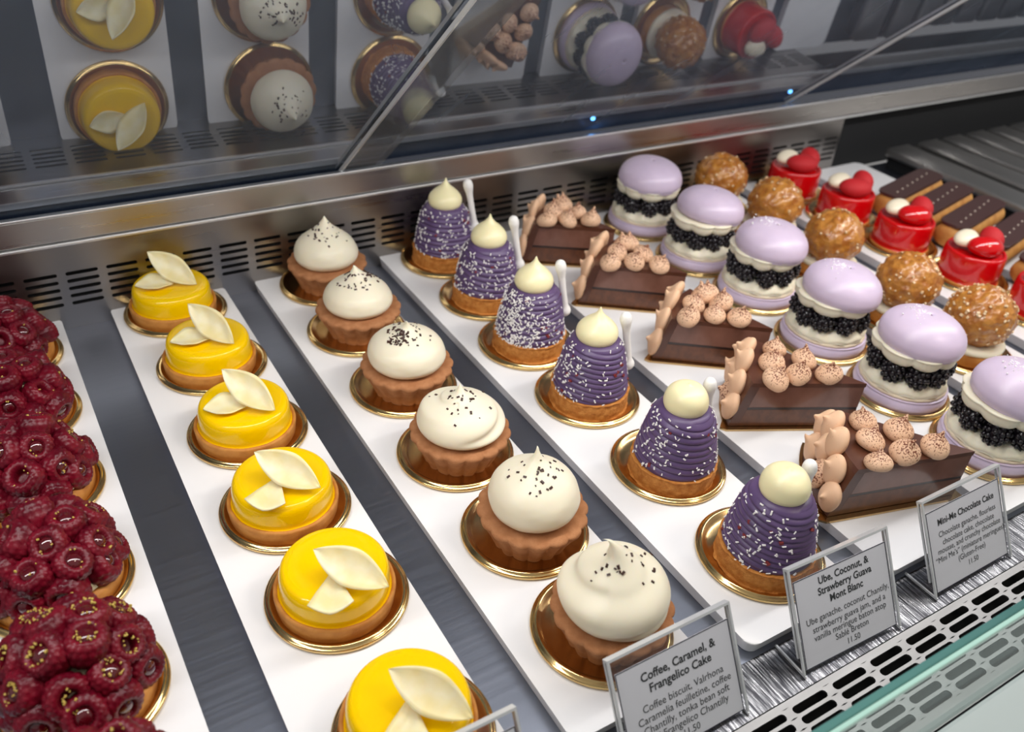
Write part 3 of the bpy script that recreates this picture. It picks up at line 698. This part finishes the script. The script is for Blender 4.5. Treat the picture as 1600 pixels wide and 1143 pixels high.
for i, (x, y) in enumerate(Gpos):
    board(x, y, ['backmost cream puff', 'second cream puff from the back', 'middle cream puff', 'cream puff second nearest the viewer', 'nearest cream puff'][i])
    t = thing('cream_puff', Glab[i], 'pastry', (x, y, ZB), i*1.3, 'golden cream puffs')
    link('puff_base', gb, t); link('custard_ring', gc, t); link('choux_ball', b1 if i % 2 else b2, t)
    it = []; rs = random.Random(120+i)
    for k in range([34, 40, 40, 80, 150][i]):
        zz = rs.uniform(-.55, 1); a = rs.uniform(0, 6.28); q = math.sqrt(1-zz*zz); n_ = Vector((q*math.cos(a), q*math.sin(a), zz)); s = rs.uniform(.0016, .0034)
        it.append((Vector((n_.x*.0316, n_.y*.0316, .0405+n_.z*.0299)), n_, (s, s*.8, s*.5)))
    link('sugar_bits', bits('sugar_bits', it, MT['nibs']), t, kind='stuff')

# ------------------------------------------------------------------ red glazed cakes
rcyl = lathe('red_cake_body', [(0, 0), (.0325, 0), (.0338, .0015), (.0345, .012), (.0342, .028), (.0335, .0335), (.0318, .0355), (.0292, .0350), (.0275, .0332), (0, .0328)], MT['red'], 64, n=4)
rfoot = lathe('crumb_base', [(0, 0), (.0352, 0), (.0358, .0015), (.035, .0035), (0, .0035)], MT['crust'], 48)
def egg(mt, a, b, c, nm):
    return lathe(nm, [(math.sin(PI*k/16), -math.cos(PI*k/16)) for k in range(17)], mt, 28, fn=lambda r, z, t, k, f: (r*a*math.cos(t)*(1+.12*math.sin(t)), r*b*math.sin(t), z*c))
e_w, e_r, e_m = egg(MT['almond'], .0160, .0115, .0075, 'ivory_drop'), egg(MT['red'], .0190, .0135, .0100, 'glossy_red_drop'), egg(MT['redmatte'], .0150, .0120, .0110, 'matte_red_drop')
e_m2 = egg(MT['redmatte'], .0190, .0135, .0100, 'matte_red_drop')
Rpos = [(.777, .3600), (.782, .2770), (.7865, .1930), (.7915, .1040), (.795, .018)]
Rlab = ['red glazed cake at the back of its row, before the grille', 'red glazed cake with a velvet red drop, second from the back', 'glossy red cake in the middle of its row, before the eclairs', 'glossy red cake second nearest, beside the right end of the eclairs', 'red cake cut off by the right edge of the photo']
for i, (x, y) in enumerate(Rpos):
    board(x, y, ['backmost red cake', 'second red cake from the back', 'middle red cake', 'red cake second nearest the viewer', 'red cake at the photo edge'][i])
    t = thing('red_cake', Rlab[i], 'cake', (x, y, ZB), -.15, 'red glazed cakes'); t.scale = (.95, .95, .90)
    link('crumb_base', rfoot, t); link('red_cake_body', rcyl, t, loc=(0, 0, .0032))
    link('ivory_drop', e_w, t, loc=(-.009, .011, .0480), rot=(.2, -.1, .25), sc=(1.1, 1.1, 1.15))
    link('red_drop', e_r if i > 1 else e_m2, t, loc=(-.001, -.011, .0465), rot=(.15, .05, -.25), sc=(1.15, 1.1, 1.2))
    link('red_drop', e_m, t, loc=(.020, .001, .0480), rot=(.3, -.5, 1.1), sc=(1.12, 1.12, 1.15))

# ------------------------------------------------------------------ eclairs
ecl = lathe('choux_body', [(0, -.070), (.010, -.0685), (.0165, -.0640), (.0190, -.055), (.0195, 0), (.0190, .055), (.0165, .0640), (.010, .0685), (0, .070)], MT['choux'], 28, n=4,
   fn=lambda r, z, t, k, f: (z, r*math.cos(t)*1.02, .0150+r*math.sin(t)*.78+.0004*fbm(z*3, math.cos(t), math.sin(t), 6)))
bm = bmesh.new(); prism(bm, rrect(-.066, .066, -.0170, .0170, .012), 0, .0032); bevel(bm, .0009, 2); ect = bm_mesh('chocolate_top', bm, MT['eclairtop'])
dot = lathe('pearl', [(0, .0014), (.0008, .0011), (.0012, .0003), (0, 0)], MT['pearl'], 8)
Elab = ['chocolate-topped eclair furthest back on its platter', 'chocolate-topped eclair second from the back', 'chocolate-topped eclair with a row of pale pearls, third from the back', 'chocolate-topped eclair fourth from the back, cut by the right edge of the photo', 'chocolate-topped eclair nearest the front, mostly outside the photo']
for i, y in enumerate((.268, .222, .176, .124, .074)):
    t = thing('eclair', Elab[i], 'eclair', (.893, y, .0012), .22, 'chocolate eclairs')
    link('choux_body', ecl, t); link('chocolate_top', ect, t, loc=(0, 0, .0283))
    for k in range(7): link('pearl', dot, t, loc=(-.050+.016*k, -.004+.001*k, .0315))

# ------------------------------------------------------------------ raspberry tarts
def rasp_mesh(s):
    pr = [(0, -.0098), (.0045, -.0090), (.0078, -.0064), (.0094, -.0022), (.0097, .0018), (.0091, .0050), (.0076, .0072), (.0056, .0078), (.0041, .0068), (.0034, .0040), (.0032, .0010), (0, .0005)]
    pr = cr_profile(pr, 4); n = len(pr)
    def fn(r, z, t, k, f):
        if r < 1e-6: return (0, 0, z)
        row = f*9; par = int(row) % 2
        c = abs(math.cos(9*t+par*PI/2+s))**.8; v = abs(math.sin(PI*row))**.5
        amp = .00095*(1 if f < .62 else .55)
        w = min(1, r/.004)
        b = amp*(c*v-.5)*w
        wob = 1+.05*math.sin(2*t+s*3)+.03*math.sin(3*t+s)
        return ((r+b)*wob*math.cos(t), (r+b)*math.sin(t)/wob, z+.3*b)
    return lathe('raspberry', pr, MT['rasp'], 64, fn=fn)
RM = [rasp_mesh(0), rasp_mesh(1.3)]
jam = lathe('jam_filling', [(0, .0076), (.0018, .0074), (.0034, .0066), (.0045, .0052), (.0040, .0040), (0, .0030)], MT['jam'], 14)
tart = lathe('tart_base', [(0, 0), (.0375, 0), (.0385, .001), (.0390, .010), (.0375, .0115), (0, .0118)], MT['crust'], 48)
core = lathe('custard_core', [(0, .0116), (.034, .0116), (.0315, .020), (.025, .0285), (.014, .033), (0, .034)], MT['curd'], 36, n=3)
Ys = [-.0925, -.001, .088, .181, .271, .3570]
Rasl = ['raspberry tart cut by the bottom edge of the photo', 'raspberry tart with most golden crumbs, second nearest', 'raspberry tart third from the front, glossy jam centres', 'raspberry tart fourth from the front', 'raspberry tart second from the back', 'raspberry tart at the back of its row by the grille']
for i, y in enumerate(Ys):
    x = -.147
    board(x, y, ['nearest raspberry tart', 'crumb-topped second raspberry tart', 'third raspberry tart from the front', 'fourth raspberry tart from the front', 'fifth raspberry tart from the front', 'backmost raspberry tart'][i])
    t = thing('raspberry_tart', Rasl[i], 'tart', (x, y, ZB), i*1.1, 'raspberry tarts'); t.scale = (1, 1, [1.32, 1.12, 1.06, 1.05, 1.0, 1.0][i])
    link('tart_base', tart, t); link('custard_core', core, t)
    rs = random.Random(200+i)
    rings = [(10, .0318, .0175, 80), (8, .0262, .0300, 52), (4, .0130, .0400, 24)]
    crumbs = []
    for nr_, rad, z, tilt in rings:
        off = rs.uniform(0, 6)
        for k in range(nr_):
            a = off+2*PI*k/nr_+rs.uniform(-.10, .10); r = rad+rs.uniform(-.0015, .0015); zz = z+rs.uniform(-.0018, .0018)
            tl = math.radians(tilt+rs.uniform(-34, 30)); aa = a+rs.uniform(-.6, .6)
            nrm = Vector((math.sin(tl)*math.cos(aa), math.sin(tl)*math.sin(aa), math.cos(tl)))
            ob = link('raspberry', RM[k % 2], t, loc=(r*math.cos(a), r*math.sin(a), zz)); s = rs.uniform(1.12, 1.30); ob.scale = (s, s, s*rs.uniform(.88, 1.0))
            ob.rotation_euler = (nrm.to_track_quat('Z', 'Y')).to_euler()
            if rs.random() < .85: link('jam_filling', jam, ob, label='dark glossy jam in the hollow')
            nc = [12, 18, 4, 4, 2, 1][i] if zz > .024 else 0
            for q in range(nc):
                th = rs.uniform(0, 6.28); d = Vector((math.cos(th), math.sin(th), 0)); pp = Vector((r*math.cos(a), r*math.sin(a), zz))+nrm*.0076*s+Vector((nrm.z*d.x, nrm.z*d.y, -nrm.x*d.x-nrm.y*d.y))*rs.uniform(.004, .0072)
                w = rs.uniform(.0005, .0011); crumbs.append((pp, nrm, (w*1.4, w, w)))
    if crumbs: link('golden_crumbs', bits('golden_crumbs', crumbs, MT['pist']), t, kind='stuff')

# ------------------------------------------------------------------ sign holders
LEAN = math.radians(-31.5); SW, SH = .0875, .069
def text_mesh(body, size, bold):
    cu = bpy.data.curves.new('lettering', 'FONT'); cu.body = body; cu.size = size; cu.align_x = 'CENTER'; cu.resolution_u = 3
    if bold: cu.offset = size*.022
    ob = bpy.data.objects.new('tmp', cu); COL.objects.link(ob); dg = bpy.context.evaluated_depsgraph_get()
    me = bpy.data.meshes.new_from_object(ob.evaluated_get(dg)); bpy.data.objects.remove(ob); bpy.data.curves.remove(cu)
    return me
def sign(x, y, rz, lines, label):
    t = thing('sign_holder', label, 'sign', (x, y, ZD+.0004), rz, 'acrylic price signs')
    link('base_plate', boxmesh('base_plate', (0, SW, -.001, .026, 0, .0016), MT['acrylic']), t)
    bm = bmesh.new()
    box(bm, 0, .0012, -.001, .026, .0002, .0018); box(bm, SW-.0012, SW, -.001, .026, .0002, .0018)
    link('base_edge', bm_mesh('base_edge', bm, MT['acryledge']), t)
    fr = link('front_sheet', boxmesh('front_sheet', (0, SW, -.0012, 0, .0018, SH), MT['acrylic']), t); fr.rotation_euler = (LEAN, 0, 0)
    bk = link('back_sheet', boxmesh('back_sheet', (0, SW, .0016, .0028, .012, SH), MT['acrylic']), t); bk.rotation_euler = (LEAN, 0, 0)
    bm = bmesh.new()
    box(bm, -.0004, .0010, -.0013, .0001, .0018, SH); box(bm, SW-.0010, SW+.0004, -.0013, .0001, .0018, SH)
    box(bm, -.0004, SW+.0004, -.0013, .0030, SH, SH+.0016); box(bm, -.0004, .0008, .0016, .0030, .012, SH); box(bm, SW-.0008, SW+.0004, .0016, .0030, .012, SH)
    ed = link('acrylic_edge', bm_mesh('acrylic_edge', bm, MT['acryledge']), t); ed.rotation_euler = (LEAN, 0, 0)
    PT = SH-.0085
    pa = link('paper_card', boxmesh('paper_card', (.0035, SW-.0020, .0004, .0008, .003, PT), MT['paper']), t); pa.rotation_euler = (LEAN, 0, 0)
    bm = bmesh.new(); w = .0006
    for d in ((.0035, SW-.002, PT-w, PT), (.0035, SW-.002, .003, .003+w), (.0035, .0035+w, .003, PT), (SW-.002-w, SW-.002, .003, PT)):
        box(bm, d[0], d[1], .0003, .00039, d[2], d[3])
    link('card_border', bm_mesh('card_border', bm, MT['inkline']), pa)
    for (txt, fy, size, bold) in lines:
        me = text_mesh(txt, size, bold); me.materials.append(MT['ink'])
        for v in me.vertices: v.co = Vector((v.co.x*.97, .00025, v.co.y))
        link('lettering', me, pa, loc=(.0035+(SW-.0055)*.52, 0, PT-(PT-.003)*fy))
    return t
TB, BB = .0072, .0063
sign(.0950, -.1838, math.radians(0), [('Coffee, Caramel, &', .20, TB, 1), ('Frangelico Cake', .33, TB, 1), ('Coffee biscuit, Valrhona', .50, BB, 0), ('Caramelia feuilletine, coffee', .61, BB, 0),
  ('Chantilly, tonka bean soft', .715, BB, 0), ('and Frangelico Chantilly', .82, BB, 0), ('11.50', .93, BB*.95, 0)], 'acrylic sign reading coffee caramel cake, before the nearest coffee cake')
sign(.2309, -.1825, math.radians(-2), [('Ube, Coconut, &', .14, TB*.93, 1), ('Strawberry Guava', .26, TB*.93, 1), ('Mont Blanc', .38, TB*.93, 1), ('Ube ganache, coconut Chantily,', .535, BB*.95, 0), ('strawberry guava jam, and a', .64, BB*.95, 0),
  ('vanilla meringue baton atop', .735, BB*.95, 0), ('Sablé Breton', .83, BB*.95, 0), ('11.50', .935, BB*.9, 0)], 'acrylic sign reading ube coconut mont blanc, before the nearest purple cake')
sign(.3610, -.1815, math.radians(0), [('Mini-Me Chocolate Cake', .21, TB*.90, 1), ('Chocolate ganache, flourless', .355, BB*.92, 0), ('chocolate cake, chocolate', .46, BB*.92, 0), ('mousse, and crunchy chocolate', .555, BB*.92, 0),
  ('“Mini Me’s” (miniature meringues)', .655, BB*.92, 0), ('(Gluten-Free)', .755, BB*.92, 0), ('11.50', .865, BB*.88, 0)], 'acrylic sign reading chocolate cake, before the nearest chocolate slice')
sign(-.0500, -.1838, 0, [], 'clear acrylic sign holder at the bottom edge before the nearest lemon tart')
tag(link('tape_scrap', boxmesh('tape_scrap', (-.0035, .0035, -.0025, .0025, 0, .0004), mat('pale_blue_tape', (150, 196, 232), .5)), loc=(.3085, .0965, .0002), rot=(0, 0, .4)), 'tiny scrap of pale blue tape at the platter edge behind a mont blanc', 'tape')
